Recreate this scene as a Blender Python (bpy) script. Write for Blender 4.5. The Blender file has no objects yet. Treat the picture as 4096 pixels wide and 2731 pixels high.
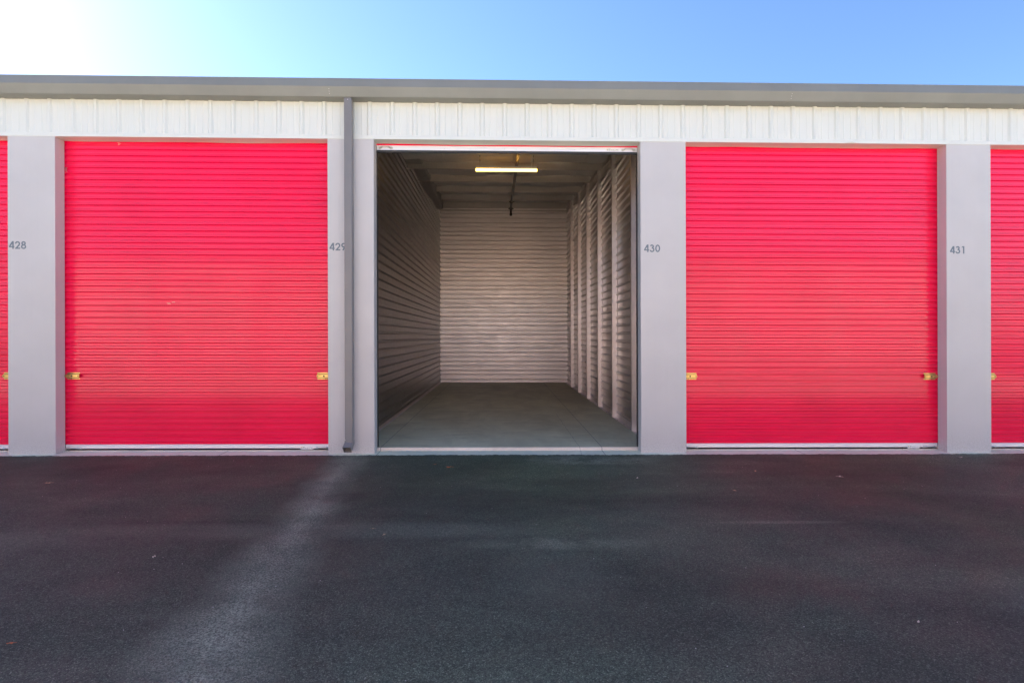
import bpy, math, random
from mathutils import Matrix, Vector
random.seed(7)
sc = bpy.context.scene
C = sc.collection
R = math.radians
GRADE = 0.005                       # the whole yard falls half a centimetre per metre to the right

# ------------------------------------------------------------------ camera
cam = bpy.data.cameras.new('camera')
cam.lens = 19.286; cam.sensor_width = 36.0
cam.shift_y = -0.0051
cam.clip_start = 0.05; cam.clip_end = 3000
co = bpy.data.objects.new('camera', cam); C.objects.link(co)
co.matrix_world = (Matrix.Translation((0, -7.33, 1.515)) @ Matrix.Rotation(-0.0196, 4, 'Z')
                   @ Matrix.Rotation(math.pi/2, 4, 'X') @ Matrix.Rotation(-0.003, 4, 'Z'))
sc.camera = co

# ------------------------------------------------------------------ light
SUN_AZ, SUN_EL = R(-54), R(30)
w = bpy.data.worlds.new('World'); sc.world = w; w.use_nodes = True
wn = w.node_tree; bg = wn.nodes['Background']
sky = wn.nodes.new('ShaderNodeTexSky'); sky.sky_type = 'NISHITA'
sky.sun_disc = False; sky.sun_elevation = SUN_EL; sky.sun_rotation = SUN_AZ
sky.altitude = 0; sky.air_density = 1.0; sky.dust_density = 0.3; sky.ozone_density = 6.0
tn = wn.nodes.new('ShaderNodeMix'); tn.data_type = 'RGBA'; tn.blend_type = 'MULTIPLY'; tn.inputs[0].default_value = 1.0
tn.inputs[7].default_value = (1.01, .968, .99, 1)
wn.links.new(sky.outputs[0], tn.inputs[6]); wn.links.new(tn.outputs[2], bg.inputs[0]); bg.inputs[1].default_value = 0.068
sd = bpy.data.lights.new('sun', 'SUN'); sd.energy = 5.0; sd.angle = R(0.5); sd.color = (1.0, 0.90, 0.80)
so = bpy.data.objects.new('sun', sd); C.objects.link(so)
dv = Vector((math.sin(SUN_AZ)*math.cos(SUN_EL), math.cos(SUN_AZ)*math.cos(SUN_EL), math.sin(SUN_EL)))
so.rotation_euler = (-dv).to_track_quat('-Z', 'Y').to_euler(); so.location = dv*60
sc.view_settings.view_transform = 'Standard'; sc.view_settings.look = 'None'
sc.view_settings.gamma = 1.0; sc.view_settings.use_curve_mapping = False
sc.view_settings.exposure = 2.22
sc.cycles.max_bounces = 10; sc.cycles.diffuse_bounces = 6; sc.cycles.glossy_bounces = 6
sc.cycles.use_denoising = True; sc.cycles.sample_clamp_indirect = 2.5; sc.cycles.use_light_tree = True

# ------------------------------------------------------------------ materials
class M:
    """small node helper"""
    def __init__(s, name, base=(.5, .5, .5), rough=.5, metal=0.0, spec=.5, coat=0.0, coat_rough=.1):
        s.m = bpy.data.materials.new(name); s.m.use_nodes = True
        s.t = s.m.node_tree; s.b = s.t.nodes['Principled BSDF']
        s.set('Base Color', (*base, 1)); s.set('Roughness', rough); s.set('Metallic', metal)
        s.set('Specular IOR Level', spec); s.set('Coat Weight', coat); s.set('Coat Roughness', coat_rough)
    def set(s, k, v): s.b.inputs[k].default_value = v
    def n(s, kind, **kw):
        x = s.t.nodes.new(kind)
        for k, v in kw.items():
            if k.startswith('i_'): x.inputs[k[2:].replace('_', ' ')].default_value = v
            else: setattr(x, k, v)
        return x
    def l(s, a, b): s.t.links.new(a, b)
    def coord(s, scale=(1, 1, 1)):
        tc = s.n('ShaderNodeTexCoord'); mp = s.n('ShaderNodeMapping')
        mp.inputs['Scale'].default_value = scale
        s.l(tc.outputs['Object'], mp.inputs['Vector']); return mp.outputs[0]
    def noise(s, vec, scale, detail=3, rough=.5, dist=0.0):
        x = s.n('ShaderNodeTexNoise'); x.inputs['Scale'].default_value = scale
        x.inputs['Detail'].default_value = detail; x.inputs['Roughness'].default_value = rough
        x.inputs['Distortion'].default_value = dist
        s.l(vec, x.inputs['Vector']); return x.outputs['Fac']
    def ramp(s, fac, stops):
        x = s.n('ShaderNodeValToRGB'); e = x.color_ramp.elements
        while len(e) < len(stops): e.new(.5)
        for q, (p, c) in zip(e, stops):
            q.position = p; q.color = (*c, 1) if len(c) == 3 else c
        s.l(fac, x.inputs[0]); return x.outputs[0]
    def math(s, op, a, b=None, clamp=False):
        x = s.n('ShaderNodeMath', operation=op, use_clamp=clamp)
        for i, v in enumerate((a, b)):
            if v is None: continue
            if isinstance(v, (int, float)): x.inputs[i].default_value = v
            else: s.l(v, x.inputs[i])
        return x.outputs[0]
    def mix(s, fac, a, b, mode='MIX'):
        x = s.n('ShaderNodeMix', data_type='RGBA', blend_type=mode)
        for i, v in ((0, fac), (6, a), (7, b)):
            if isinstance(v, (int, float)): x.inputs[i].default_value = v
            elif isinstance(v, tuple): x.inputs[i].default_value = (*v, 1)
            else: s.l(v, x.inputs[i])
        return x.outputs[2]
    def bump(s, h, strength=.2, dist=.01, prev=None):
        x = s.n('ShaderNodeBump'); x.inputs['Strength'].default_value = strength
        x.inputs['Distance'].default_value = dist
        s.l(h, x.inputs['Height'])
        if prev is not None: s.l(prev, x.inputs['Normal'])
        s.l(x.outputs[0], s.b.inputs['Normal']); return x.outputs[0]
    def rng(s, fac, a, b):
        x = s.n('ShaderNodeMapRange'); s.l(fac, x.inputs[0])
        x.inputs[1].default_value = .3; x.inputs[2].default_value = .7
        x.inputs[3].default_value = a; x.inputs[4].default_value = b; return x.outputs[0]

def painted(name, col, rough, dirt=.10, grain=.06, coat=0.0, can=.25, stretch=(1, 1, 1), low_dirt=False):
    m = M(name, col, rough, coat=coat, coat_rough=.18)
    v = m.coord(); vs = m.coord(stretch)
    big = m.noise(v, 1.3, 4, .6)
    dark = tuple(c*(1-dirt) for c in col); lite = tuple(min(1, c*(1+dirt*.6)) for c in col)
    c = m.ramp(big, [(.3, dark), (.7, lite)])
    # fine streaks that rain leaves down a sheet
    st = m.noise(m.coord((26, 26, .7)), 1.0, 3, .6)
    c = m.mix(m.math('MULTIPLY', m.ramp(st, [(.52, (0, 0, 0)), (.8, (1, 1, 1))]), dirt*.9), c, tuple(x*.62 for x in col))
    if low_dirt:   # splash-back dust on the lowest hand's breadth
        sx = m.n('ShaderNodeSeparateXYZ'); m.l(v, sx.inputs[0])
        f = m.n('ShaderNodeMapRange'); m.l(sx.outputs[2], f.inputs[0])
        f.inputs[1].default_value = .45; f.inputs[2].default_value = -.05; f.inputs[3].default_value = 0; f.inputs[4].default_value = 1
        spk = m.noise(v, 60, 4, .7)
        ff = m.math('MULTIPLY', m.math('MULTIPLY', f.outputs[0], f.outputs[0]), m.ramp(spk, [(.45, (0, 0, 0)), (.62, (1, 1, 1))]))
        c = m.mix(m.math('MULTIPLY', ff, .38), c, (.22, .18, .15))
    m.l(c, m.b.inputs['Base Color'])
    m.l(m.rng(m.noise(v, 3.5, 4, .6), rough*.85, min(1, rough*1.2)), m.b.inputs['Roughness'])
    p = m.bump(m.noise(vs, 1.1, 2, .5), can, .03)
    m.bump(m.noise(v, 420, 2, .6), grain, .001, p)
    return m.m

m_pil = painted('taupe_painted_trim', (.575, .545, .53), .42, .05, low_dirt=True)
m_white = painted('white_painted_panel', (.725, .73, .67), .38, .02, can=.04)
m_gut = painted('slate_painted_gutter', (.225, .225, .205), .34, .08, can=.2, stretch=(.5, 3, 3))
m_spout = painted('slate_painted_spout', (.215, .20, .195), .36, .08, can=.15)
m_roof = painted('roof_sheet_paint', (.55, .55, .55), .4, .1)
m_open = painted('far_block_paint', (.78, .69, .63), .5, .06)
m_far = painted('far_block_door_paint', (.78, .62, .57), .4, .05)

def red_paint():
    m = M('red_door_paint', (.70, .012, .055), .36, spec=.26, coat=.52, coat_rough=.10)
    v = m.coord()
    big = m.noise(v, .9, 4, .6)
    c = m.ramp(big, [(.3, (.84, .0015, .058)), (.5, (.93, .002, .066)), (.7, (.97, .002, .072))])
    chalk = m.noise(m.coord((.35, 1, 1)), 5, 5, .65)          # chalky bloom of sun-aged paint
    c = m.mix(m.math('MULTIPLY', m.ramp(chalk, [(.5, (0, 0, 0)), (.8, (1, 1, 1))]), .05), c, (.8, .10, .16))
    scr = m.noise(m.coord((3, 1, 40)), 7, 2, .5)
    c = m.mix(m.math('MULTIPLY', m.ramp(scr, [(.72, (0, 0, 0)), (.76, (1, 1, 1))]), .25), c, (.75, .40, .40))
    m.l(c, m.b.inputs['Base Color'])
    m.l(m.rng(m.noise(v, 2.0, 4, .6), .30, .40), m.b.inputs['Roughness'])
    p = m.bump(m.noise(m.coord((.5, 1, 1.2)), 1.2, 2, .5), .05, .02)
    
    return m.m
m_red = red_paint()

def galv(name, col, rough, can=.06, metal=.92, sc_=(.5, .5, 1.0), blot=.10, stain=.12):
    m = M(name, col, rough, metal)
    v = m.coord()
    c = m.ramp(m.noise(v, 2.2, 5, .65), [(.3, tuple(x*(1-blot) for x in col)), (.7, tuple(min(1, x*(1+blot*.5)) for x in col))])
    sp = m.n('ShaderNodeTexVoronoi'); sp.inputs['Scale'].default_value = 90; m.l(v, sp.inputs['Vector'])
    c = m.mix(.04, c, sp.outputs['Color'], 'OVERLAY')
    c = m.mix(m.math('MULTIPLY', m.ramp(m.noise(m.coord((1, 1, .4)), 9, 5, .7), [(.58, (0, 0, 0)), (.72, (1, 1, 1))]), stain), c, (.20, .17, .14))
    m.l(c, m.b.inputs['Base Color'])
    m.l(m.rng(m.noise(v, 6, 5, .65), rough*.88, rough*1.15), m.b.inputs['Roughness'])
    m.bump(m.noise(m.coord(sc_), 2.6, 3, .55, .4), can, .02)
    return m.m
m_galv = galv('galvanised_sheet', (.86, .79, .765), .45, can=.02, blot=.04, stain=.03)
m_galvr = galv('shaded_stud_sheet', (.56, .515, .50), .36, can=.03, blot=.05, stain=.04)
m_galvd = galv('shade_dark_sheet', (.27, .258, .245), .32, can=.05, blot=.05, stain=.04)  # galvanised sheet darkened, the left partition's shade put into its colour
m_stud = galv('galvanised_stud', (.72, .66, .64), .34, .05)
m_purl = galv('galvanised_purlin', (.56, .50, .46), .42, .10)
m_alu = galv('mill_aluminium', (.88, .85, .86), .36, .02, metal=.35, blot=.02, stain=.0)
m_screw = galv('plated_screw', (.75, .73, .70), .3, .0)
m_brass = M('yellow_zinc_plate', (.80, .55, .20), .30, .95)
_v = m_brass.coord(); m_brass.l(m_brass.ramp(m_brass.noise(_v, 14, 3, .6), [(.3, (.42, .27, .08)), (.7, (.68, .48, .19))]), m_brass.b.inputs['Base Color'])
m_brass = m_brass.m
m_blk = M('black_rubber_and_gap_shade', (.02, .02, .022), .6).m
m_track = M('dark_guide_steel', (.06, .055, .055), .5, .6).m
m_pipe = M('dark_iron_pipe', (.055, .035, .022), .38, .7).m
m_ink = M('slate_vinyl_lettering', (.15, .185, .215), .45).m
m_scuff = M('pale_scuff', (.70, .45, .36), .6).m
m_stamp = M('stencil_ink', (.16, .07, .06), .6).m
m_hous = M('white_enamel', (.75, .72, .68), .4).m
m_wire = M('wire_steel', (.12, .11, .10), .5, .7).m

def liner():
    m = M('insulation_liner', (.42, .40, .38), .55)
    v = m.coord()
    c = m.ramp(m.noise(v, 1.5, 5, .6), [(.3, (.72, .66, .61)), (.7, (.86, .79, .73))])
    m.l(c, m.b.inputs['Base Color'])
    p = m.bump(m.noise(m.coord((.5, 1.6, 1)), 2.0, 4, .6, .6), .7, .05)
    m.bump(m.noise(v, 22, 4, .7), .25, .006, p)
    return m.m
m_liner = liner()
m_wrap = M('dark_insulation_wrap', (.34, .31, .30), .5)
_v = m_wrap.coord(); m_wrap.bump(m_wrap.noise(_v, 5, 4, .6), .6, .03); m_wrap = m_wrap.m

JOINTS = (-1.645, 1.375)
def concrete(name, lo, hi, joints=True, wet=False):
    m = M(name, hi, .75)
    v = m.coord()
    sx = m.n('ShaderNodeSeparateXYZ'); m.l(v, sx.inputs[0])
    c = m.ramp(m.noise(m.coord((1, .45, 1)), 1.4, 7, .66, .5), [(.28, lo), (.72, hi)])
    c = m.mix(m.math('MULTIPLY', m.ramp(m.noise(m.coord((.5, 1.5, 1)), 2.4, 6, .7, .8), [(.5, (0, 0, 0)), (.68, (1, 1, 1))]), .35), c, tuple(x*.62 for x in lo))
    c = m.mix(m.math('MULTIPLY', m.ramp(m.noise(v, 90, 4, .7), [(.35, (1, 1, 1)), (.5, (0, 0, 0))]), .16), c, tuple(x*.5 for x in lo))
    wob = m.math('MULTIPLY', m.math('SUBTRACT', m.noise(m.coord((.01, 1, 1)), 2.2, 6, .75), .5), .05)
    h = None
    if joints:
        tot = None
        for jx, wd, wv in ((JOINTS[0], .0035, 0), (JOINTS[1], .0035, 0), (1.07, .0018, 1.6), (JOINTS[0]-4.174, .003, 0), (JOINTS[1]+4.174, .003, 0), (4.05, .003, 0), (-3.7, .003, 0)):
            dx = m.math('SUBTRACT', sx.outputs[0], jx)
            dx = m.math('ADD', dx, m.math('MULTIPLY', wob, .12 + wv))
            a = m.math('LESS_THAN', m.math('ABSOLUTE', dx), wd)
            if wv: a = m.math('MULTIPLY', a, m.math('LESS_THAN', sx.outputs[1], 3.4))
            tot = a if tot is None else m.math('MAXIMUM', tot, a)
        tr = m.math('LESS_THAN', m.math('ABSOLUTE', m.math('SUBTRACT', sx.outputs[1], 2.6)), .004)
        tot = m.math('MAXIMUM', tot, m.math('MULTIPLY', tr, .3))
        c = m.mix(m.math('MULTIPLY', tot, .8), c, (.035, .03, .025))
        h = tot
    m.l(c, m.b.inputs['Base Color'])
    m.l(m.rng(m.noise(v, 3, 5, .65), .42 if wet else .6, .68 if wet else .9), m.b.inputs['Roughness'])
    p = m.bump(m.noise(v, 35, 6, .7), .12, .004)
    if h is not None: m.bump(m.math('MULTIPLY', h, -1.0), .4, .004, p)
    return m.m
m_floor = concrete('unit_floor_concrete', (.52, .49, .33), (.80, .77, .54), wet=True)
m_apron = concrete('apron_concrete', (.74, .74, .56), (.88, .87, .68))

m_edge = concrete('lit_slab_edge', (.62, .52, .44), (.80, .70, .61))  # slab edge made paler, front light put into its colour
def asphalt():
    m = M('asphalt', (.04, .04, .042), .72, spec=.45)
    v = m.coord()
    sx = m.n('ShaderNodeSeparateXYZ'); m.l(v, sx.inputs[0])
    stone = m.n('ShaderNodeTexVoronoi'); stone.inputs['Scale'].default_value = 190; m.l(v, stone.inputs['Vector'])
    sg = m.n('ShaderNodeSeparateColor'); m.l(stone.outputs['Color'], sg.inputs[0])
    c = m.ramp(sg.outputs[0], [(0, (.034, .041, .026)), (.6, (.069, .083, .051)), (.9, (.108, .128, .082)), (1, (.20, .23, .16))])
    c = m.mix(.75, c, m.ramp(m.noise(v, 55, 4, .75), [(.3, (.3, .3, .3)), (.75, (1.5, 1.5, 1.5))]), 'MULTIPLY')
    big = m.ramp(m.noise(m.coord((.4, 1.1, 1)), .62, 6, .62, .4), [(.32, (.62, .60, .62)), (.5, (1.0, 1.0, 1.0)), (.68, (1.65, 1.68, 1.66))])
    c = m.mix(1.0, c, big, 'MULTIPLY')
    tint = m.ramp(m.noise(v, .33, 3, .5), [(.35, (1.03, .98, 1.04)), (.52, (.98, 1.0, 1.02)), (.64, (1.0, 1.05, .93))])
    c = m.mix(1.0, c, tint, 'MULTIPLY')
    # pale band starting below the downspout and widening down the lane
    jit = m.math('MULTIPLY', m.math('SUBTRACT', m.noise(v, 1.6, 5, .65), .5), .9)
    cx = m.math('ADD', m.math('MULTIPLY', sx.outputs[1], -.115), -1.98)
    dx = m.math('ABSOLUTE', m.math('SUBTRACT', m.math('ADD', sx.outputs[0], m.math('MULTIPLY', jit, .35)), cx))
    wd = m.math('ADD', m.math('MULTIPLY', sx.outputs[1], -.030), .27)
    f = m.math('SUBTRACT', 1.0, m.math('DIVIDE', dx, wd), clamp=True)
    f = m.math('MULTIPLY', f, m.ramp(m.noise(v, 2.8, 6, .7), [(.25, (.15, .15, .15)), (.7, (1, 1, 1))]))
    # a second pale patch in front of the open bay
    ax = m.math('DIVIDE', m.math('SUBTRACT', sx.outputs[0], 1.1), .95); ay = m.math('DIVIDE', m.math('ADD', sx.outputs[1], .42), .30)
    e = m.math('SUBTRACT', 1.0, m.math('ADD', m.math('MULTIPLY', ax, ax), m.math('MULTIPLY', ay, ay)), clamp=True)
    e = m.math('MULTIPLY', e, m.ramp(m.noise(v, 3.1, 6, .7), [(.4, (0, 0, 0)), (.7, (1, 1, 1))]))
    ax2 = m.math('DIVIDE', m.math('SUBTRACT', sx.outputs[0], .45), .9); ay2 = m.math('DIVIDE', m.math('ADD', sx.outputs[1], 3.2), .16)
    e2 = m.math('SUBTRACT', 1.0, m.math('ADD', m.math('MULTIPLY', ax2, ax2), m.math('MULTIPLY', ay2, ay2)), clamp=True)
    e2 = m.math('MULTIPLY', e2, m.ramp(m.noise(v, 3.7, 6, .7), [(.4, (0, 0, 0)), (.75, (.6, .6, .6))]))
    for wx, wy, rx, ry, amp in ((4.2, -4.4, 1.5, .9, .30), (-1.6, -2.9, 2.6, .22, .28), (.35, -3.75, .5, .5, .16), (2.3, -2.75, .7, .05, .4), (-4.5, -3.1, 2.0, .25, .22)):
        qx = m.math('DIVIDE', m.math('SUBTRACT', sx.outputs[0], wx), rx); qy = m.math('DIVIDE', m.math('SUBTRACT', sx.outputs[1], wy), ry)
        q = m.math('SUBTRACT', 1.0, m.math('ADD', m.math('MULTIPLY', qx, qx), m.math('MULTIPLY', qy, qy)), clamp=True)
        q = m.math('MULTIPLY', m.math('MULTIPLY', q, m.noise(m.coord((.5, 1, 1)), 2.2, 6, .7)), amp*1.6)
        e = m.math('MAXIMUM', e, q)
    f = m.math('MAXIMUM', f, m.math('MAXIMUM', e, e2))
    pale_col = m.ramp(m.noise(v, 130, 4, .8), [(.35, (.22, .235, .16)), (.65, (.66, .69, .50))])
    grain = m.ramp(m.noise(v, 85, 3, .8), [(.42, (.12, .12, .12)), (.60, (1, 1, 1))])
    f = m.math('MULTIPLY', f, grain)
    c = m.mix(m.math('MULTIPLY', f, 1.0), c, pale_col)
    m.l(c, m.b.inputs['Base Color'])
    m.l(m.rng(m.noise(v, 1.2, 4, .6), .58, .85), m.b.inputs['Roughness'])
    p = m.bump(m.math('MULTIPLY', stone.outputs['Distance'], -1.0), .55, .006)
    p = m.bump(m.noise(v, 60, 5, .75), .55, .008, p)
    m.bump(m.noise(v, 3, 4, .6), .25, .03, p)
    return m.m
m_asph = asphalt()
m_dirt = M('dry_ground', (.20, .17, .13), .9).m

def lamp_mat():
    m = M('lit_diffuser', (.9, .85, .7), .4)
    m.set('Emission Color', (1.0, .50, .08, 1)); m.set('Emission Strength', 3.0); return m.m
m_lamp = lamp_mat()
def leafm(name, col): return M(name, col, .7).m
m_leafs = [leafm('dry_leaf_rust', (.42, .12, .04)), leafm('dry_leaf_tan', (.45, .32, .18)), leafm('dry_leaf_pale', (.62, .54, .42))]
m_stone = M('pale_chip', (.5, .48, .44), .8).m

# ------------------------------------------------------------------ mesh helpers
class MB:
    def __init__(s): s.v = []; s.f = []; s.mi = []
    def add(s, vs, fs, slot=0):
        o = len(s.v); s.v += [tuple(p) for p in vs]; s.f += [tuple(o+i for i in f) for f in fs]; s.mi += [slot]*len(fs); return s
    def merge(s, other, slot=1, at=(0, 0, 0)):
        return s.add([(a+at[0], b+at[1], c+at[2]) for a, b, c in other.v], other.f, slot)
    def box(s, x0, x1, y0, y1, z0, z1):
        return s.add([(x, y, z) for z in (z0, z1) for y in (y0, y1) for x in (x0, x1)],
                     [(0, 2, 3, 1), (4, 5, 7, 6), (0, 1, 5, 4), (2, 6, 7, 3), (0, 4, 6, 2), (1, 3, 7, 5)])
    def cbox(s, x0, x1, y0, y1, z0, z1, c=.003):
        """box with chamfered long edges so it catches a highlight"""
        P = []
        for z, i in ((z0, c), (z0+c, 0), (z1-c, 0), (z1, c)):
            for x, y in ((x0+i+c, y0+i), (x1-i-c, y0+i), (x1-i, y0+i+c), (x1-i, y1-i-c), (x1-i-c, y1-i), (x0+i+c, y1-i), (x0+i, y1-i-c), (x0+i, y0+i+c)):
                P.append((x, y, z))
        F = [tuple(range(7, -1, -1)), tuple(range(24, 32))]
        for k in range(3):
            for j in range(8):
                a = k*8+j; b = k*8+(j+1) % 8
                F.append((a, b, b+8, a+8))
        return s.add(P, F)
    def prism_x(s, prof, x0, x1, close=True, caps=True):
        """profile of (y, z) swept along x"""
        n = len(prof)
        vs = [(x0, y, z) for y, z in prof] + [(x1, y, z) for y, z in prof]
        fs = [(i, (i+1) % n, n+(i+1) % n, n+i) for i in range(n if close else n-1)]
        if caps and close: fs += [tuple(range(n-1, -1, -1)), tuple(range(n, 2*n))]
        return s.add(vs, fs)
    def cyl(s, p, q, r, n=12, caps=True, r2=None):
        p = Vector(p); q = Vector(q); d = (q-p).normalized(); r2 = r if r2 is None else r2
        a = d.orthogonal().normalized(); b = d.cross(a)
        vs = []
        for c, rr in ((p, r), (q, r2)):
            for k in range(n):
                t = 2*math.pi*k/n; vs.append(c + a*math.cos(t)*rr + b*math.sin(t)*rr)
        fs = [(k, (k+1) % n, n+(k+1) % n, n+k) for k in range(n)]
        if caps: fs += [tuple(range(n-1, -1, -1)), tuple(range(n, 2*n))]
        return s.add(vs, fs)
    def tube(s, pts, r, n=10):
        pts = [Vector(p) for p in pts]; vs = []; fs = []
        prev = None
        for i, p in enumerate(pts):
            d = (pts[min(i+1, len(pts)-1)] - pts[max(i-1, 0)]).normalized()
            a = (d.orthogonal() if prev is None else (prev - d*prev.dot(d))).normalized(); prev = a
            b = d.cross(a); rr = r[i] if isinstance(r, (list, tuple)) else r
            for k in range(n):
                t = 2*math.pi*k/n; vs.append(p + a*math.cos(t)*rr + b*math.sin(t)*rr)
        for i in range(len(pts)-1):
            for k in range(n):
                fs.append((i*n+k, i*n+(k+1) % n, (i+1)*n+(k+1) % n, (i+1)*n+k))
        fs += [tuple(range(n-1, -1, -1)), tuple((len(pts)-1)*n+k for k in range(n))]
        return s.add(vs, fs)
    def dome(s, c, nrm, r, h=None, n=8):
        c = Vector(c); d = Vector(nrm).normalized(); h = r*.6 if h is None else h
        a = d.orthogonal().normalized(); b = d.cross(a); vs = []; fs = []
        rings = ((1, 0), (.85, .55), (.5, .88))
        for rr, hh in rings:
            for k in range(n):
                t = 2*math.pi*k/n; vs.append(c + (a*math.cos(t)+b*math.sin(t))*r*rr + d*h*hh)
        vs.append(c + d*h)
        for i in range(2):
            for k in range(n): fs.append((i*n+k, i*n+(k+1) % n, (i+1)*n+(k+1) % n, (i+1)*n+k))
        for k in range(n): fs.append((2*n+k, 2*n+(k+1) % n, 3*n))
        return s.add(vs, fs)
    def build(s, name, mat, parent=None, loc=(0, 0, 0), smooth=False, **props):
        me = bpy.data.meshes.new(name); me.from_pydata(s.v, [], s.f)
        if smooth: me.polygons.foreach_set('use_smooth', [True]*len(me.polygons))
        mats = mat if isinstance(mat, (list, tuple)) else [mat]
        for m_ in mats: me.materials.append(m_)
        me.polygons.foreach_set('material_index', s.mi); me.update()
        o = bpy.data.objects.new(name, me); C.objects.link(o); o.location = loc
        if parent is not None: o.parent = parent
        for k, v in props.items(): o[k] = v
        return o
def fix_normals(o):
    import bmesh
    bm = bmesh.new(); bm.from_mesh(o.data); bmesh.ops.recalc_face_normals(bm, faces=bm.faces); bm.to_mesh(o.data); bm.free()
    return o
def empty(name, loc=(0, 0, 0), **props):
    o = bpy.data.objects.new(name, None); C.objects.link(o); o.location = loc; o.empty_display_size = .2
    for k, v in props.items(): o[k] = v
    return o
def copy_tree(o, parent=None):
    c = o.copy(); C.objects.link(c)
    if parent is not None: c.parent = parent; c.matrix_parent_inverse = Matrix.Identity(4)
    for ch in list(o.children): copy_tree(ch, c)
    return c

# ------------------------------------------------------------------ measures
BAY, P0, PW = 4.174, -2.300, .612          # bay pitch, left face edge of the pilaster numbered 429, pilaster width
YD = .16                                    # depth of the reveal in front of the doors
HEAD = 4.128                                # underside of the header
K0, K1 = -4, 5                              # pilasters built
XL, XR = P0 + BAY*K0, P0 + BAY*K1 + PW
OW = BAY - PW                               # opening width
SL = .1055                                  # roof slope
def roof_z(y): return 4.88 + SL*y
def ceil_z(y): return 4.80 + SL*y           # liner
YB = 10.74                                  # back wall of the unit

# ------------------------------------------------------------------ setting: ground, asphalt, apron
MB().add([(-900, -900, -.30), (900, -900, -.30), (900, 900, -.30), (-900, 900, -.30)], [(0, 1, 2, 3)]).build('ground', m_dirt, kind='structure')
g = MB()
xs = []; x = -60.0
while x < 60.01:
    xs.append(x); x += .012 if -8.0 < x < 8.2 else .5
ys = [-60, -30, -12, -6, -3, -1.2, -.4, -.16]
edge = []
ph = [random.uniform(0, 6.28) for _ in range(8)]
for i, x in enumerate(xs):
    j = .007*math.sin(x*1.7+ph[0]) + .006*math.sin(x*7.3+ph[1]) + .006*math.sin(x*23+ph[2]) + .005*math.sin(x*61+ph[3]) + random.uniform(-.007, .007)
    edge.append(-.098 + j)
rows = [[(x, y, -.046 - (.0 if y > -1.2 else .0)) for x in xs] for y in ys]
rows.append([(x, e, -.046) for x, e in zip(xs, edge)])
rows.append([(x, e+.006, -.058) for x, e in zip(xs, edge)])
n = len(xs); vs = [p for r_ in rows for p in r_]
fs = [(r_*n+i, r_*n+i+1, (r_+1)*n+i+1, (r_+1)*n+i) for r_ in range(len(rows)-1) for i in range(n-1)]
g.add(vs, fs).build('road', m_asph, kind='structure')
# sloping concrete apron the building stands on
g = MB().prism_x([(YD+.03, -.042), (YD+.03, -.30), (-.55, -.30), (-.55, -.062), (-.12, -.0505), (-.10, -.0500)], XL-.5, XR+.5)
fix_normals(g.build('concrete_apron', m_apron, kind='structure'))

MB().box(-60, 60, -13.9, -6.6, -.040, -.030).build('bounce_pavement', m_apron, kind='structure')   # added pale concrete behind the camera, bounces sun onto the front

# ------------------------------------------------------------------ shared part builders
DIG = {}
def arc(cx, cz, rx, rz, a0, a1, w_, n=22):
    """ring piece as quads in (x, z)"""
    q = []
    for i in range(n):
        t0, t1 = R(a0+(a1-a0)*i/n), R(a0+(a1-a0)*(i+1)/n)
        o0 = (cx+(rx+w_/2)*math.cos(t0), cz+(rz+w_/2)*math.sin(t0)); o1 = (cx+(rx+w_/2)*math.cos(t1), cz+(rz+w_/2)*math.sin(t1))
        i0 = (cx+(rx-w_/2)*math.cos(t0), cz+(rz-w_/2)*math.sin(t0)); i1 = (cx+(rx-w_/2)*math.cos(t1), cz+(rz-w_/2)*math.sin(t1))
        q.append([i0, o0, o1, i1])
    return q
def stroke(x0, z0, x1, z1, w_):
    d = math.hypot(x1-x0, z1-z0); nx, nz = -(z1-z0)/d*w_/2, (x1-x0)/d*w_/2
    return [[(x0+nx, z0+nz), (x0-nx, z0-nz), (x1-nx, z1-nz), (x1+nx, z1+nz)]]
W = .172
DIG['4'] = [[[(.413, 0), (.598, 0), (.598, 1), (.413, 1)]], [[(0, .2), (.674, .2), (.674, .365), (0, .365)]], [[(0, .36), (.20, .36), (.50, .82), (.50, 1), (.385, 1)]]]
DIG['2'] = [arc(.33, .675, .24, .24, 180, -38, W), stroke(.545, .555, .13, .06, W), [[(0, 0), (.66, 0), (.66, .165), (.07, .165)]]]
DIG['8'] = [arc(.34, .735, .20, .18, 0, 360, W), arc(.34, .30, .25, .225, 0, 360, W)]
DIG['9'] = [arc(.325, .70, .225, .215, 0, 360, W), stroke(.54, .63, .23, .03, W)]
DIG['3'] = [arc(.30, .755, .185, .165, 165, -88, W), arc(.31, .315, .245, .235, 88, -172, W), [[(.27, .46), (.36, .46), (.36, .63), (.27, .63)]]]
DIG['0'] = [arc(.33, .50, .245, .415, 0, 360, W)]
DIG['1'] = [[[(.19, 0), (.37, 0), (.37, 1), (.19, 1)]], [[(0, .83), (.20, .83), (.20, 1), (.10, 1)]]]
ADV = {'4': .755, '2': .765, '3': .74, '9': .76, '8': .76, '0': .76, '1': .6}
def number_mesh(txt, h=.101):
    g = MB(); x = 0; lay = 0
    for ch in txt:
        if ch == '1': x += .09
        for comp in DIG[ch]:
            lay += 1; y = -.0012 - .00015*(lay % 4)
            for q in comp:
                n = len(q)
                vs = [((x+px)*h, y, pz*h) for px, pz in q] + [((x+px)*h, 0, pz*h) for px, pz in q]
                g.add(vs, [tuple(range(n))] + [(i, n+i, n+(i+1) % n, (i+1) % n) for i in range(n)])
        x += ADV[ch]
    return g
def screws(g, pts, nrm, r=.006):
    for p in pts: g.dome(p, nrm, r)

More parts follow.
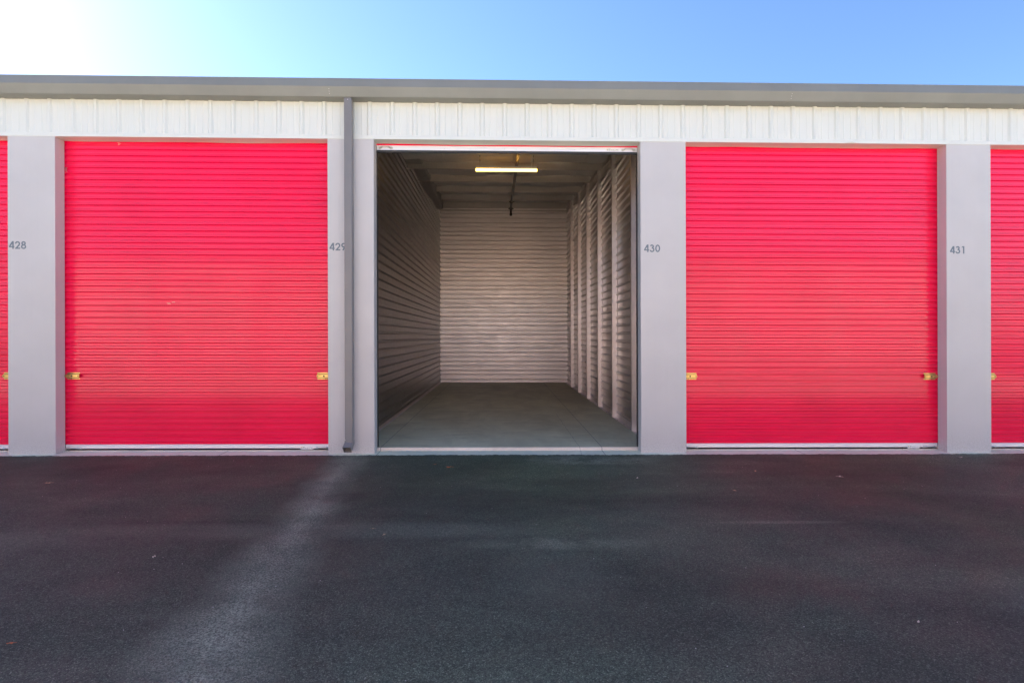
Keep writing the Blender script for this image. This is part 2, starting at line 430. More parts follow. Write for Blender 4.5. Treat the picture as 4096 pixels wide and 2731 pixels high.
def pilaster(root, k, num=None, off=.02, numbered=True):
    x0 = P0 + BAY*k; x1 = x0 + PW
    g = MB().cbox(x0, x1, 0, YD, -.052, HEAD+.03, .0025)
    s = MB()
    zs = (.10, .95, 2.5, 3.88)
    screws(s, [(x1, .085, z) for z in zs], (1, 0, 0)); screws(s, [(x0, .085, z) for z in zs], (-1, 0, 0))
    o = g.merge(s).build('pilaster', [m_pil, m_screw], root)
    if num:
        t = number_mesh(num).build('unit_number', m_ink, o, (x0+off, -.0008, 2.648), label='slate grey number %s on the pilaster' % num)
    return o

# door curtain
def rib_lines():
    z = 3.513 + .504*2; out = []
    while z > -.5:
        for d in (0, .083, .163, .246, .327, .407): out.append(z-d)
        z -= .504
    return out
RL = rib_lines()
def curtain_profile(z0, z1, yo=YD+.004, yi=YD+.021):
    """(y, z) from the top down: outer flat, sharp step in facing the ground, inner flat, step out facing the sky"""
    P = []
    for i, z in enumerate(RL[:-1]):
        nz = RL[i+1]; gap = z-nz
        P += [(yo, z+.0095), (yi, z-.0065)]
        if gap > .09:                       # sheet seam: a small extra bead
            P += [(yi, z-.020), (yi-.005, z-.023), (yi-.005, z-.029), (yi, z-.032)]
        up = nz+.043
        P += [(yi, up+.004), (yo, up-.004)]
    P = [p for p in P if z0 < p[1] < z1]
    P = [(P[0][0], z1)] + P + [(P[-1][0], z0)]
    return P
def latch_mesh(side):
    """slide latch: hat-section plate, bolt with hook, keyhole, rivets; side +1 = bolt points to +x"""
    g = MB(); L = .155; s = side
    def bx(a, b, y0, y1, z0, z1, c=.0012):
        xa, xb = sorted((a*s, b*s)); g.cbox(xa, xb, y0, y1, z0, z1, c)
    bx(-.082, .084, -.003, 0, .028, .047); bx(-.082, .084, -.003, 0, -.047, -.028)      # flanges
    bx(-.082, .086, -.022, -.018, .006, .022); bx(-.074, .086, -.022, -.018, -.022, -.006)
    bx(-.078, .086, -.0185, -.002, .020, .029); bx(-.070, .086, -.0185, -.002, -.029, -.020)
    bx(-.084, .060, -.019, -.012, -.017, .012)                                            # bolt
    bx(.055, .125, -.016, -.010, -.012, .010)
    bx(-.086, -.079, -.026, -.012, -.014, .010)
    for z in (.037, -.037):
        for x in (-.058, .056): g.dome((x*s, -.003, z), (0, -1, 0), .0065, .004)
    n = 14; c = (.012*s, -.0225, 0)
    vs = []
    for r_, y in ((.016, -.0205), (.015, -.027), (.010, -.027), (.010, -.018)):
        for k in range(n):
            t = 2*math.pi*k/n; vs.append((c[0]+r_*math.cos(t), y, c[2]+r_*math.sin(t)))
    g.add(vs, [(a*n+k, a*n+(k+1) % n, (a+1)*n+(k+1) % n, (a+1)*n+k) for a in range(3) for k in range(n)])
    return g
def hole_mesh(side):
    g = MB(); g.cyl((.012*side, -.0272, 0), (.012*side, -.0226, 0), .0125, 14)
    for a in (-.070, ): g.box(*sorted((a*side-.006, a*side+.006)), -.0222, -.0192, -.006, .006)
    for a in (.030, .050): g.cyl((a*side, -.0035, -.037), (a*side, -.0031, -.037), .006, 8)
    for a in (.0245, -.0245): g.box(*sorted((-.074*side, .074*side)), -.0192, -.0180, a-.0048, a+.0048)  # black strips stand in for the shade in the latch grooves
    return g
LATCH = {}; HOLE = {}
def handle_mesh():
    g = MB(); n = 9
    pts = []; rr = []
    for i in range(n*2+1):
        t = i/(n*2); x = -.066 + .132*t
        lift = min(1, 4.2*min(t, 1-t)); lift = lift*lift*(3-2*lift)
        pts.append((x, -.006-.034*lift, .004 + .010*lift)); rr.append(.0105 - .0035*lift)
    g.tube(pts, rr, 10)
    for x in (-.076, .076):
        g.cyl((x, 0, .002), (x, -.005, .002), .019, 16); g.cyl((x, -.005, .002), (x, -.007, .002), .014, 16, r2=.010)
        g.dome((x, -.007, .002), (0, -1, 0), .007, .005)
    return g
def bottom_bar(zb, k=1.0):
    """aluminium bar section swept along the door; zb = underside"""
    y = YD
    return [(a, zb+(b-zb)*k) for a, b in [(y+.030, zb), (y+.004, zb), (y+.004, zb+.047), (y-.001, zb+.049), (y-.001, zb+.056), (y+.004, zb+.058),
            (y+.004, zb+.066), (y+.001, zb+.068), (y+.001, zb+.075), (y+.006, zb+.078), (y+.030, zb+.078)]]
def sticker(root, x, z):
    G = MB().box(x-.085, x+.085, YD+.0028, YD+.0039, z-.017, z+.017); G.mi = [0]*6
    for mt, rects in ((1, [(-.082, -.060, .009, .015)]), (2, [(-.055, -.030, .010, .015)]),
                      (3, [(-.054, -.034, -.012, .004), (-.026, -.008, .006, .012), (-.026, -.008, -.008, .002), (-.001, .016, -.012, .011), (.022, .042, -.010, .001)]),
                      (4, [(-.073, -.069, .001, .008), (-.069, -.064, -.006, .001), (.052, .058, .001, .004), (.058, .068, -.001, .002)])):
        g = MB()
        for a, b, c, d in rects:
            if mt == 3:
                zz = c
                while zz < d: g.box(x+a, x+b-random.uniform(0, .003), YD+.0020, YD+.0030, z+zz, z+zz+.0012); zz += .0030
            else: g.box(x+a, x+b, YD+.0018, YD+.0029, z+c, z+d)
        G.merge(g, mt)
    G.build('warning_label', [M_ST[k] for k in ('white', 'yellow', 'green', 'grey', 'black')], root)
M_ST = {'white': M('label_white', (.78, .76, .74), .4).m, 'yellow': M('label_yellow', (.75, .55, .10), .4).m, 'green': M('label_green', (.03, .16, .12), .4).m,
        'grey': M('label_grey', (.45, .43, .45), .4).m, 'black': M('label_black', (.05, .05, .06), .4).m}

def roller_door(root, k, opened=False, detail=True, label=None):
    x0 = P0 + BAY*k + PW; x1 = x0 + OW
    zb = 4.043 if opened else -.030
    top = 4.60 if opened else 4.60
    P = curtain_profile(zb+(.063 if opened else .079), top)
    g = MB()
    cut = [x0-.03, x1+.03]
    g.prism_x(P, cut[0], cut[1], close=False, caps=False)
    # back skin so the curtain is a sheet with thickness
    g.box(cut[0], cut[1], YD+.0245, YD+.0265, zb+(.064 if opened else .080), top)
    if k == -1:                             # pale scuffs on the paint
        sc_ = MB(); rr = random.Random(5)
        for cx, cz, w_, n_ in ((-5.16, 4.10, .03, 4), (-5.85, 3.74, .02, 7), (-4.47, 1.96, .07, 3)):
            for q in range(n_):
                a = cx+rr.uniform(-w_, w_)*.6; zz = cz+(q-n_/2)*.011+rr.uniform(-.003, .003)
                sc_.cyl((a, YD+.0045, zz), (a+rr.uniform(.4, 1)*w_, YD+.0045, zz+rr.uniform(-.004, .008)), .0026, 6)
        g.merge(sc_, 1)
    d = g.build('roller_door', [m_red, m_scuff], root)
    if label: d['label'] = label
    fix_normals(d)
    bb = MB().prism_x(bottom_bar(zb, .8 if opened else 1), x0+.004, x1-.004)
    s = MB(); screws(s, [(x, YD+.004, zb+.026) for x in (x0+.92, x0+1.74, x0+1.90, x0+2.70)], (0, -1, 0), .006)
    fix_normals(bb.merge(s).build('bottom_bar', [m_alu, m_screw], d))
    r_ = MB().prism_x([(YD+.006, zb), (YD+.003, zb-.016), (YD+.006, zb-.030), (YD+.014, zb-.036), (YD+.022, zb-.030), (YD+.026, zb-.016), (YD+.026, zb)], x0+.002, x1-.002)
    if not opened: r_ = MB().box(x0+.002, x1-.002, YD+.006, YD+.026, zb-.0135, zb)
    fix_normals(r_.build('rubber_seal', m_blk, d))
    if detail:
        for hx in (x0+.125, x1-.125):
            handle_mesh().build('handle', m_screw, d, (hx, YD+.004, zb+.024), smooth=True)
        sticker(d, x1-.34, zb+.025)
        if not opened:
            for s_, lx in ((-1, x0+.113), (1, x1-.113)):
                fix_normals(latch_mesh(s_).merge(hole_mesh(s_)).build('latch', [m_brass, m_blk], d, (lx, YD+.0035, .972)))
    return d

# ------------------------------------------------------------------ the storage building
B = empty('storage_building', (0, 0, 0), label='long drive-up storage building with white ribbed band, grey pilasters and red roller doors', category='building')
NUM = {-1: ('428', .018), 0: ('429', .024), 1: ('430', .046), 2: ('431', .046)}
for k in range(K0, K1+1):
    n_ = NUM.get(k)
    pilaster(B, k, n_[0] if n_ else None, n_[1] if n_ else 0)
for k in range(K0, K1):
    roller_door(B, k, opened=(k == 0), detail=(-2 <= k <= 2), label='open roller door rolled up behind the header' if k == 0 else None)
# door guides: steel angles behind the pilasters
for k in range(K0, K1):
    x0 = P0+BAY*k+PW; x1 = x0+OW
    for a, b_ in ((x0-.06, x0+.002), (x1-.002, x1+.06)):
        g = MB().box(a, b_, YD+.003, YD+.007, -.04, HEAD+.3) if False else MB()
        s_ = 1 if a < x0 else -1
        e_ = x0 if s_ == 1 else x1
        g.box(min(e_-s_*.05, e_+s_*.004), max(e_-s_*.05, e_+s_*.004), YD+.028, YD+.075, -.042, 4.35)
        g.build('door_guide', m_track, B)
# front closing panels behind the pilasters (stop any light getting round the doors)
for k in range(K0, K1+1):
    x0 = P0+BAY*k
    MB().box(x0+.012, x0+PW-.012, YD+.08, YD+.12, -.04, 4.7).build('light_stop_panel', m_track, B)
# header flashing over every door, its back lip a little wavy
for k in range(K0, K1):
    x0 = P0+BAY*k+PW; x1 = x0+OW; N = 72
    g = MB(); vs = []; rr = random.Random(k+40)
    pa = [rr.uniform(0, 6.28) for _ in range(3)]
    for i in range(N+1):
        x = x0+(x1-x0)*i/N; t = i/N
        wv = .5+.30*math.sin(t*9.5+pa[0])+.2*math.sin(t*17+pa[1]) + (0 if k else .0)
        if k == 0: wv = .75 - .75*math.exp(-((t-.08)/.14)**2) - .35*math.exp(-((t-.52)/.10)**2) - .55*math.exp(-((t-.93)/.06)**2)*0
        dr = .004 + .012*max(0, wv)*math.sin(math.pi*min(1, max(0, t*8 if t < .5 else (1-t)*8, 0))/2)
        vs += [(x, -.004, HEAD), (x, .055, HEAD-.0015-dr*.1), (x, .11, HEAD-dr*.5), (x, YD-.004, HEAD-dr), (x, YD-.002, HEAD+.004-dr), (x, YD-.002, HEAD+.30)]
    n = 6
    g.add(vs, [(i*n+j, i*n+j+1, (i+1)*n+j+1, (i+1)*n+j) for i in range(N) for j in range(n-1)])
    s = MB(); screws(s, [(x0+t*(x1-x0), .085, HEAD-.002) for t in (.03, .5, .965)], (0, 0, -1), .006)
    g.merge(s).build('header_flashing', [m_white, m_screw], B)
# white ribbed band
P = []
x = 2.14 - .30*math.ceil((2.14-XL)/.30)
vs = []; pts = []
YP, YR = .024, .002
while x < XR-.05:
    for dx, y in ((-.022, YP), (0, YR), (.030, YR), (.052, YP), (.105, YP), (.110, YP-.0035), (.122, YP-.0035), (.127, YP), (.205, YP), (.210, YP-.0035), (.222, YP-.0035), (.227, YP)):
        pts.append((x+dx, y))
    x += .30
pts = [p for p in pts if p[0] > XL]; pts = [(XL, YP)] + pts + [(XR, YP)]
Z0, Z1 = HEAD+.004, 4.70
vs = [(px, py, Z0) for px, py in pts] + [(px, py, Z1) for px, py in pts]; n = len(pts)
g = MB().add(vs, [(i, i+1, n+i+1, n+i) for i in range(n-1)])
g.box(XL, XR, YP+.004, YP+.010, Z0, Z1)
PN = g
tr = MB().prism_x([(.05, HEAD+.0005), (-.006, HEAD+.0005), (-.006, HEAD+.050), (-.003, HEAD+.053), (.026, HEAD+.053), (.05, HEAD+.053)], XL, XR)
tr_o = fix_normals(tr.build('base_trim', m_white, B))
s = MB(); screws(s, [(2.14-.30*j+.015, YR, 4.60) for j in range(-14, 32)], (0, -1, 0), .005)
wp = PN.merge(s).build('ribbed_wall_panel', [m_white, m_screw], B)
# the kink in the trim over the right-hand door
kx = 4.73
g = MB(); g.add([(kx-.10, -.0065, HEAD+.001), (kx-.03, -.014, HEAD+.012), (kx+.01, -.020, HEAD+.024), (kx+.05, -.012, HEAD+.010), (kx+.12, -.0065, HEAD+.001), (kx+.06, -.0065, HEAD+.030), (kx+.0, -.0065, HEAD+.036), (kx-.06, -.0065, HEAD+.028)],
                [(0, 1, 7), (1, 2, 6, 7), (2, 3, 5, 6), (3, 4, 5), (0, 4, 3, 1), (1, 3, 2)]).build('bent_trim_edge', m_white, tr_o)
# gutter
GB = 4.627
gp = [(.028, GB), (-.138, GB), (-.142, GB+.004), (-.196, 4.738), (-.196, 4.744), (-.178, 4.853), (-.170, 4.853), (-.160, 4.846), (-.178, 4.742), (-.130, GB+.006), (.028, GB+.006)]
GU = MB().prism_x(gp, XL-.08, XR+.08)
g = MB(); s = MB()
for jx in (-8.7, -2.21, 3.85, 9.9):     # lapped joints
    lap = [(y-.0022 if y < -.1 else y, z-(.0022 if z < 4.65 else 0)) for y, z in gp[1:6]]
    g.prism_x([(.026, GB-.0022)] + lap + [(y+.001, z) for y, z in reversed(gp[1:6])] + [(.026, GB+.001)], jx-.03, jx)
    for t in (.25, .5, .75): screws(s, [(jx-.012, -.144-.05*t-.003, GB+.004+.107*t)], (0, -1, -.4), .004)
fix_normals(GU.merge(g, 0).merge(s).build('gutter', [m_gut, m_screw], B))
# roof with standing seams, both slopes, ends and back
g = MB()
yr = YB
g.prism_x([(-.15, 4.835), (yr, roof_z(yr)), (2*yr, 4.88), (2*yr, 4.85), (yr, roof_z(yr)-.03), (-.15, 4.805)], XL-.05, XR+.05)
x = XL
while x < XR:
    g.prism_x([(-.158, 4.837), (-.158, 4.862), (yr, roof_z(yr)+.025), (yr, roof_z(yr)+.001)], x, x+.02); x += .41
fix_normals(g.build('roof', m_roof, B))
for xa, xb in ((XL-.02, XL), (XR, XR+.02)):
    g = MB(); g.add([(xx, y, z) for xx in (xa, xb) for y, z in ((YD, -.3), (2*yr, -.3), (2*yr, 4.85), (yr, roof_z(yr)-.03), (YD, 4.80))],
          [(0, 1, 2, 3, 4), (9, 8, 7, 6, 5), (0, 5, 6, 1), (1, 6, 7, 2), (0, 4, 9, 5)])
    fix_normals(g.build('end_wall', m_pil, B))
MB().box(XL, XR, 2*yr-.02, 2*yr, -.3, 4.86).build('rear_wall', m_pil, B)

# ------------------------------------------------------------------ inside the open unit
XW, XE = -2.005, 2.190      # partition sheets
slab = MB(); slab.prism_x([(YD+.004, -.30), (YD+.004, -.006), (YD+.008, -.001), (YD+.014, 0), (YB+.1, 0), (YB+.1, -.30)], XL+.02, XR-.02)
slab.mi[0] = slab.mi[1] = slab.mi[2] = 1
fix_normals(slab.build('floor', [m_floor, m_edge], B, label='bare concrete floor of the open unit'))
def sheet_profile(z0, z1, off, out, depth=.036):
    P = [(off, z0)]; z = .07
    while z < z1:
        P += [(off, z), (off+out*depth, z+.017), (off+out*depth, z+.040), (off, z+.057)]
        z += .1475
    P = [p for p in P if p[1] <= z1]
    return P
def side_wall(xo, out, name, lab, extra=None):
    P = sheet_profile(.0, 6.0, xo, out); n = len(P)
    def ys_(z): return max(YD+.09, (z-4.83)/SL)
    g = MB(); vs = [(x, ys_(z), z) for x, z in P] + [(x, YB, z) for x, z in P]
    fs = [(i, i+1, n+i+1, n+i) for i in range(n-1) if P[i+1][1] < 4.83+SL*YB]
    g.add(vs, fs)
    if extra: g.merge(extra)
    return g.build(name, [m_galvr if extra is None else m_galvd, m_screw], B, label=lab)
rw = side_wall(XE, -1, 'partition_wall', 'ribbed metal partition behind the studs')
# screws on the stud-less partition
s = MB()
for zi in range(0, 34):
    z = .07+.1475*zi+.0275
    if zi % 2 == 0:
        for y in (1.05, 2.95, 4.5, 6.05, 7.6, 9.1): 
            if z < ceil_z(y)-.3: s.dome((XW+.036, y, z), (1, 0, 0), .006, .004, 6)
y = .5
while y < 10.6: s.dome((XW+.018, y, .028), (1, 0, 0), .006, .004, 6); y += .3
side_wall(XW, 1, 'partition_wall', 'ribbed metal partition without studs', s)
# base angles
fix_normals(MB().add([(XW+x_, y, z) for y in (YD+.09, YB) for x_, z in ((.0235, .001), (.0235, .05), (.0215, .05), (.0215, .003), (.06, .003), (.06, .001))],
    [(i, (i+1) % 6, 6+(i+1) % 6, 6+i) for i in range(6)]).build('base_angle', m_stud, B))
tk = MB().box(XE-.105, XE-.001, YD+.09, YB, .001, .004).box(XE-.022, XE-.0205, YD+.09, YB, .004, .12)
s = MB()
for i in range(20): s.dome((XE-.085, .5+.52*i, .004), (0, 0, 1), .009, .006, 6)
tk.merge(s).build('base_channel', [m_galv, m_track], B)
# back wall
P = [(y, z) for y, z in [(a, b) for a, b in sheet_profile(0, 5.68, YB, -1)]]
g = MB(); g.prism_x(P, XW, XE, close=False, caps=False); g.box(XW, XE, YB+.01, YB+.03, 0, 5.9)
fix_normals(g.build('back_wall', m_galv, B, label='ribbed metal back wall at the far end of the unit'))
hb = MB().box(XW, XE, YB-.10, YB-.094, 5.72, 5.92).box(XW, XE, YB-.10, YB-.03, 5.715, 5.721).box(XW, XE, YB-.06, YB-.02, 5.62, 5.66)
hb.build('top_channel', m_purl, B)
# studs on the right-hand partition
YS = [1.42+1.524*i for i in range(6)]
stud0 = None
for i, y in enumerate([-.35+.75] + YS):
    top = ceil_z(y) - .03
    g = MB()
    xa, xb = XE-.104, XE-.006
    g.cbox(xa, xb, y, y+.0028, .004, top, .001)                # web that faces the door
    g.cbox(xa, xa+.0028, y+.0028, y+.062, .004, top, .001)     # flange to the room
    g.box(xb-.0028, xb, y+.0028, y+.062, .004, top)
    g.box(xa+.0028, xa+.018, y+.059, y+.062, .004, top)
    o = g.build('stud', m_stud, B)
    if i == 3:
        tc = bpy.data.curves.new('stencil', 'FONT'); tc.body = "C15-015C54D600 20' 00'-00/12 100A C4.0"; tc.size = .030; tc.extrude = .0002
        to = bpy.data.objects.new('t', tc); C.objects.link(to)
        me = bpy.data.meshes.new_from_object(to); bpy.data.objects.remove(to)
        wmx = max(v.co.x for v in me.vertices)
        sx_ = .84/wmx
        for v in me.vertices: v.co = Vector((-v.co.y, -v.co.z-.0006, v.co.x*sx_))
        me.materials.append(m_stamp)
        t = bpy.data.objects.new('stencil_lettering', me); C.objects.link(t); t.parent = o; t.location = (xb-.008, y, .20)
# rafter channel along the right partition
def sloped_box(g, x0, x1, y0, y1, dz0, dz1, s_=SL, c_=4.80):
    vs = [(x, y, c_+s_*y+dz) for dz in (dz0, dz1) for y in (y0, y1) for x in (x0, x1)]
    return g.add(vs, [(0, 2, 3, 1), (4, 5, 7, 6), (0, 1, 5, 4), (2, 6, 7, 3), (0, 4, 6, 2), (1, 3, 7, 5)])
g = MB(); sloped_box(g, XE-.030, XE-.027, .25, YB-.1, -.36, -.16); sloped_box(g, XE-.060, XE-.030, .25, YB-.1, -.36, -.356); sloped_box(g, XE-.060, XE-.030, .25, YB-.1, -.165, -.16)
g.build('rafter', m_purl, B)
# purlins: Z sections hung under the roof, crossing the unit
for y in [YS[0]-1.0] + YS:
    zb = ceil_z(y) - .185
    g = MB()
    g.box(XW, XE, y-.0025, y, zb, ceil_z(y)-.005)
    g.cbox(XW, XE, y-.056, y-.0025, zb-.003, zb, .0008)
    g.box(XW, XE, y-.059, y-.056, zb-.003, zb+.014)
    g.build('purlin', m_purl, B)
# liner between the purlins, sagging and lapped
g = MB(); NX, seg = 44, 12
lines = [YD+.05, YS[0]-1.0] + YS + [YB-.1]
vs = []; rows_ = 0; rr = random.Random(3)
ph = [rr.uniform(0, 6.28) for _ in range(12)]
for a, b_ in zip(lines[:-1], lines[1:]):
    for j in range(seg+1):
        t = j/seg; y = a+(b_-a)*t
        for i in range(NX+1):
            x = XW+(XE-XW)*i/NX
            sag = -.055*math.sin(math.pi*t)**.6*(1 if t not in (0, 1) else 1)
            wv = .010*math.sin(x*5+ph[0]+y)+.008*math.sin(x*11+ph[1]-2*y)+.006*math.sin(x*2.3+y*3+ph[2])
            zz = ceil_z(y)+sag+wv*math.sin(math.pi*t)
            if t in (0, 1): zz = ceil_z(y) - .020 + .012*math.sin(x*4+a*3) 
            vs.append((x, y, zz))
        rows_ += 1
n = NX+1
fs = [(r_*n+i, r_*n+i+1, (r_+1)*n+i+1, (r_+1)*n+i) for r_ in range(rows_-1) for i in range(NX)]
g.add(vs, fs)   # lap seams of the blanket, running front to back
for lx in (.22, 1.72, -1.2):
    for a, b_ in zip(lines[:-1], lines[1:]):
        vs = []
        for j in range(9):
            t = j/8; y = a+.04+(b_-a-.08)*t; z = ceil_z(y)-.055*math.sin(math.pi*max(.05, min(.95, t)))**.6-.004
            q = .012*math.sin(y*5+lx*3)
            vs += [(lx+q, y, z-.006), (lx+q+.012, y, z-.020), (lx+q+.045, y, z-.004)]
        g.add(vs, [(j*3+i, j*3+i+1, j*3+i+4, j*3+i+3) for j in range(8) for i in range(2)])
g.build('ceiling_liner', m_liner, B, smooth=True)
# wrapped beam in the left ceiling corner
g = MB(); N = 30; prof_n = 14; vs = []
for i in range(N+1):
    y = .6+(9.77-.6)*i/N
    zb = 5.17+.0467*(y-3.7); xr = -1.63-.0279*(y-3.7); zt = ceil_z(y)+.02
    zb = min(zb, zt-.01)+.006*math.sin(y*4); xr += .006*math.sin(y*5+1)
    rad = .05
    ring = [(XW+.001, zt), (XW+.001, zb+.012)]
    for q in range(9):
        t = R(-90+90*q/8); ring.append((xr-rad+rad*math.cos(t), zb+rad+rad*math.sin(t)))
    ring += [(xr, zb+rad+.02), (xr+.003, (zb+rad+zt)/2), (xr, zt)]
    ring = [(x_, min(z_, zt)) for x_, z_ in ring]
    vs += [(x_, y, z_) for x_, z_ in ring]; pn = len(ring)
g.add(vs, [(i*pn+j, i*pn+(j+1) % pn, (i+1)*pn+(j+1) % pn, (i+1)*pn+j) for i in range(N) for j in range(pn)] + [tuple(range(pn)), tuple(N*pn+j for j in range(pn-1, -1, -1))])
fix_normals(g.build('wrapped_beam', m_wrap, B, smooth=False))

# ------------------------------------------------------------------ downspout (part of the building)
sx0, sx1 = -2.045, -1.947; yf, yb_ = -.128, -.030
g = MB().cbox(sx0, sx1, yf, yb_, .135, GB-.001, .004)
DS = g
s = MB(); s.dome(((sx0+sx1)/2, yf, 4.60), (0, -1, 0), .006); s.dome((sx0+.003, yf-.001, .16), (0, -1, 0), .005)
ds = g.merge(s).build('downspout', [m_spout, m_screw], B, label='square slate downspout in front of the pilaster numbered 429')
# kick-out shoe, hollow
g = MB(); t_ = .003
def ring(x0, x1, ya, za, yb2, zb2): return [(x0, ya, za), (x1, ya, za), (x1, yb2, zb2), (x0, yb2, zb2)]
A = ring(sx0-.003, sx1+.003, yf-.003, .145, yb_+.001, .145); A2 = ring(sx0-.003, sx1+.003, yf-.003, .128, yb_+.001, .100)
Bq = ring(sx0-.003, sx1+.003, -.235, .082, -.165, .004)
Ai = ring(sx0+t_, sx1-t_, yf+t_, .145, yb_-t_, .145); A2i = ring(sx0+t_, sx1-t_, yf+t_, .128, yb_-t_, .100); Bi = ring(sx0+t_, sx1-t_, -.2352, .079, -.166, .007)
vs = A+A2+Bq+Bi+A2i
g.add(vs, [(r_*4+i, r_*4+(i+1) % 4, (r_+1)*4+(i+1) % 4, (r_+1)*4+i) for r_ in range(4) for i in range(4)])
fix_normals(g.build('outlet_shoe', m_spout, ds))

# ------------------------------------------------------------------ hanging light
FX, FY, FZ = .113, 3.65, 4.812
L = empty('strip_light', (FX, FY, FZ), label='lit linear strip light hanging from thin wires in the open unit', category='ceiling light')
MB().cbox(-.61, .61, -.032, .032, .044, .095, .003).build('housing', m_hous, L)
g = MB(); N = 10
pf = [(-.033, .043), (-.034, .020), (-.028, .007), (-.016, .001), (0, 0), (.016, .001), (.028, .007), (.034, .020), (.033, .043)]
fix_normals(g.prism_x(pf, -.612, .612).build('diffuser', m_lamp, L))
zt = ceil_z(FY)-FZ
for x in (-.53, .54):
    g = MB(); g.tube([(x, 0, .095), (x, 0, .17), (x+.004, 0, zt-.05)], .0016, 6)
    g.cyl((x, 0, .285), (x, 0, .315), .008, 8)
    g.tube([(x, 0, .285), (x-.012, .002, .262), (x+.004, .004, .235), (x+.014, 0, .205), (x+.002, 0, .180), (x-.010, 0, .205), (x-.002, 0, .24)], .0022, 6)
    g.tube([(x, 0, .315), (x-.012, 0, .36)], .0014, 6)
    g.build('hanging_wire', m_wire, L)
g = MB(); g.cyl((.505, .0, .095), (.515, .0, zt-.02), .006, 8); g.cyl((.505, 0, .095), (.505, 0, .115), .010, 8); g.build('power_conduit', m_hous, L)

# ------------------------------------------------------------------ sprinkler pipe
px_ = .325
Pp = empty('sprinkler_pipe', (px_, 0, 0), label='dark iron pipe running front to back under the ceiling of the open unit', category='pipe')
def pz(y): return 1.515+3.14+.107*(y-.17) - .035
pts = [(0, .5, pz(.5))] + [(0, y, pz(y)) for y in (3, 6, 9.2)] + [(0, 9.5, pz(9.45)), (0, 10.50, pz(9.45)+.02), (0, 10.56, pz(9.45)-.0), (0, 10.57, pz(9.45)-.10)]
MB().tube(pts, .033, 14).build('pipe_run', m_pipe, Pp, smooth=True)
for y, z in ((9.35, pz(9.35)), (10.38, pz(9.45)+.018)):
    g = MB().cyl((0, y-.04, z), (0, y+.04, z), .052, 14); g.box(-.085, -.045, y-.02, y+.02, z-.012, z+.012); g.box(.045, .085, y-.02, y+.02, z-.012, z+.012)
    g.dome((-.066, y, z+.012), (0, 0, 1), .012); g.dome((.066, y, z+.012), (0, 0, 1), .012)
    g.build('pipe_coupling', m_pipe, Pp)
g = MB().cyl((0, 10.57, pz(9.45)-.16), (0, 10.57, pz(9.45)-.09), .042, 14); g.dome((0, 10.57, pz(9.45)-.16), (0, 0, -1), .03, .02); g.build('pipe_cap', m_pipe, Pp)
for y in YS:
    g = MB(); g.tube([(-.036, y-.02, pz(y)+.16), (-.037, y-.02, pz(y)), (0, y-.02, pz(y)-.037), (.037, y-.02, pz(y)), (.036, y-.02, pz(y)+.16)], .0035, 6); g.build('pipe_hanger', m_purl, Pp)

# ------------------------------------------------------------------ leaves and chips on the asphalt
def leaf_mesh(seed, mat):
    r_ = random.Random(seed); n = 8; vs = [(0, 0, .006)]
    for k in range(n):
        t = 2*math.pi*k/n; a = (1.0 if k in (0,) else .8)*r_.uniform(.7, 1.15)
        vs.append((math.cos(t)*.024*a, math.sin(t)*.013*a, r_.uniform(0, .012)))
    g = MB().add(vs, [(0, 1+k, 1+(k+1) % n) for k in range(n)])
    g.tube([(.020, 0, .005), (.036, .003, .002)], .0010, 5)
    return g
LEAVES = [(.64, 'small rust leaf on the asphalt in front of the open unit', 995.7, 1066.4, 0, 1.0), (.2, 'large rust leaf on the asphalt in front of the open unit', 1029.7, 1073, 0, 1.7),
          (1.2, 'pale leaf on the asphalt below the pilaster numbered 430', 1462.5, 1099, 2, 1.0), (.5, 'tan leaf on the asphalt below the pilaster numbered 428', 108.6, 1106.6, 1, 1.4),
          (2.2, 'pale curled leaf on the asphalt before the closed door right of 430', 1931, 1098, 2, 1.5), (.9, 'tan leaf scrap on the asphalt near the left end of the right-hand door', 1734, 1084, 1, 1.0),
          (1.7, 'tan stalk of leaf on the asphalt left of the pale curled leaf', 1688, 1130, 1, 1.2), (2.9, 'pale leaf on the asphalt below the pilaster numbered 431', 2208, 1052.6, 2, 1.0),
          (.1, 'tan leaf on the mid asphalt, left one of the close pair', 853, 1213, 1, .9), (1.1, 'tan leaf on the mid asphalt, right one of the close pair', 880, 1227, 1, .9),
          (1.9, 'pale leaf lying alone on the left asphalt', 352, 1274, 2, .9), (.3, 'rust leaf at the left edge of the asphalt foreground', 20, 1468, 0, .8),
          (.8, 'pale leaf on the asphalt foreground at lower right', 2107, 1437, 2, .8)]
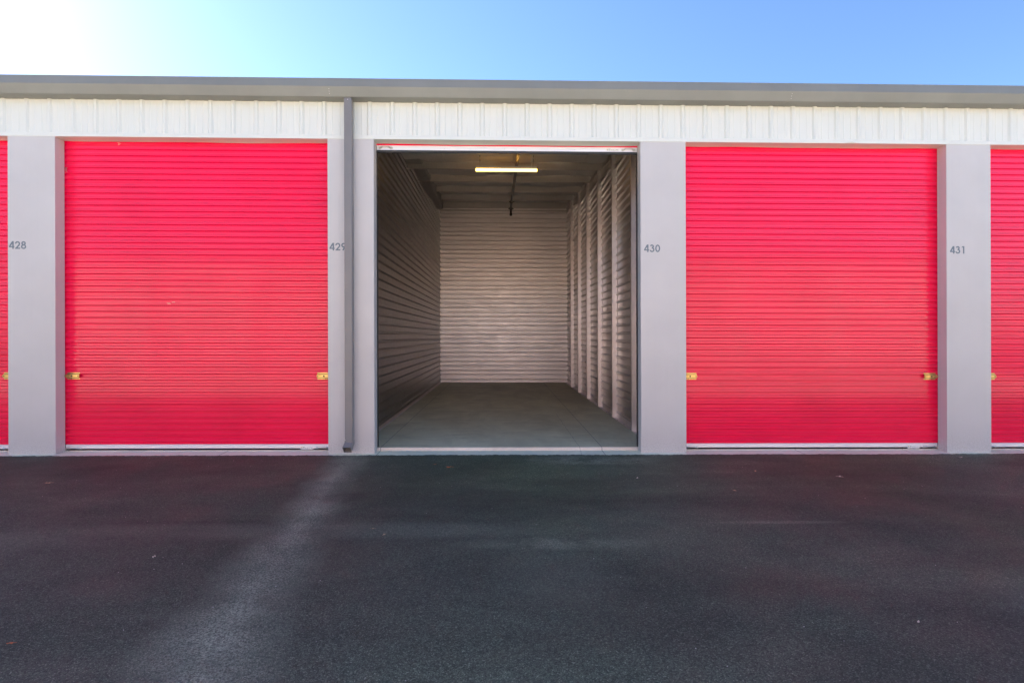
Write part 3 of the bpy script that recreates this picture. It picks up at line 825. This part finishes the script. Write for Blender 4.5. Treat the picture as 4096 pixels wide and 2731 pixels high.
for i, (rz, lab, u, v_, mi, s_) in enumerate(LEAVES):
    D = 1.561*1260/(v_-772); X_ = D*math.tan(math.atan((u-1176)/1260)+.0196)
    o = leaf_mesh(i, mi).build('dry_leaf', m_leafs[mi], None, (X_, D-7.33, -.045), label=lab, category='leaf', group='dry leaves on the asphalt')
    o.rotation_euler = (0, 0, rz); o.scale = (s_, s_, s_)
g = MB(); rr = random.Random(11)
for i in range(260):
    x = rr.uniform(-7, 7); y = -.12 - (rr.random()**1.3)*5.0; s_ = rr.uniform(.0015, .0042)
    vs = [(x+rr.uniform(.7, 1.3)*s_*math.cos(a), y+rr.uniform(.7, 1.3)*s_*math.sin(a), -.046) for a in (0, 1.57, 3.14, 4.71)] + [(x, y, -.046+s_*1.1)]
    g.add(vs, [(0, 1, 4), (1, 2, 4), (2, 3, 4), (3, 0, 4)])
g.build('loose_grit', m_stone, kind='stuff')

# ------------------------------------------------------------------ unseen block across the lane, its paint made pale to bounce sun
O = empty('storage_building', (0, -15.2, 0), label='facing storage building across the lane, behind the viewer', category='building')
O.rotation_euler = (0, 0, math.pi)
g = MB().box(XL, XR, YD+.05, YD+.08, -.05, 4.7)
for k in range(K0, K1+1):
    x0 = P0+BAY*k; g.box(x0, x0+PW, 0, YD+.05, -.05, HEAD+.03)
g.build('front_wall', m_open, O)
for k in range(K0, K1):
    MB().prism_x(curtain_profile(.03, 4.3), P0+BAY*k+PW, P0+BAY*(k+1), close=False, caps=False).build('roller_door', m_far, O)
MB().box(XL, XR, .0, .02, HEAD, 4.7).build('wall_band', m_white, O)
fix_normals(MB().prism_x(gp, XL-.08, XR+.08).build('gutter', m_gut, O))
fix_normals(MB().prism_x([(-.15, 4.83), (yr, roof_z(yr)), (2*yr, 4.88), (2*yr, -.3), (YD+.1, -.3), (YD+.1, 4.80)], XL, XR).build('roof', m_roof, O))

# ------------------------------------------------------------------ let everything follow the fall of the yard
done = set()
for o in bpy.data.objects:
    if o.type == 'MESH' and o.data.name not in done and not o.name.startswith('dry_leaf'):
        done.add(o.data.name)
        for v in o.data.vertices: v.co.z -= GRADE*v.co.x
    if o.type in ('MESH', 'EMPTY'): o.location.z -= GRADE*o.location.x
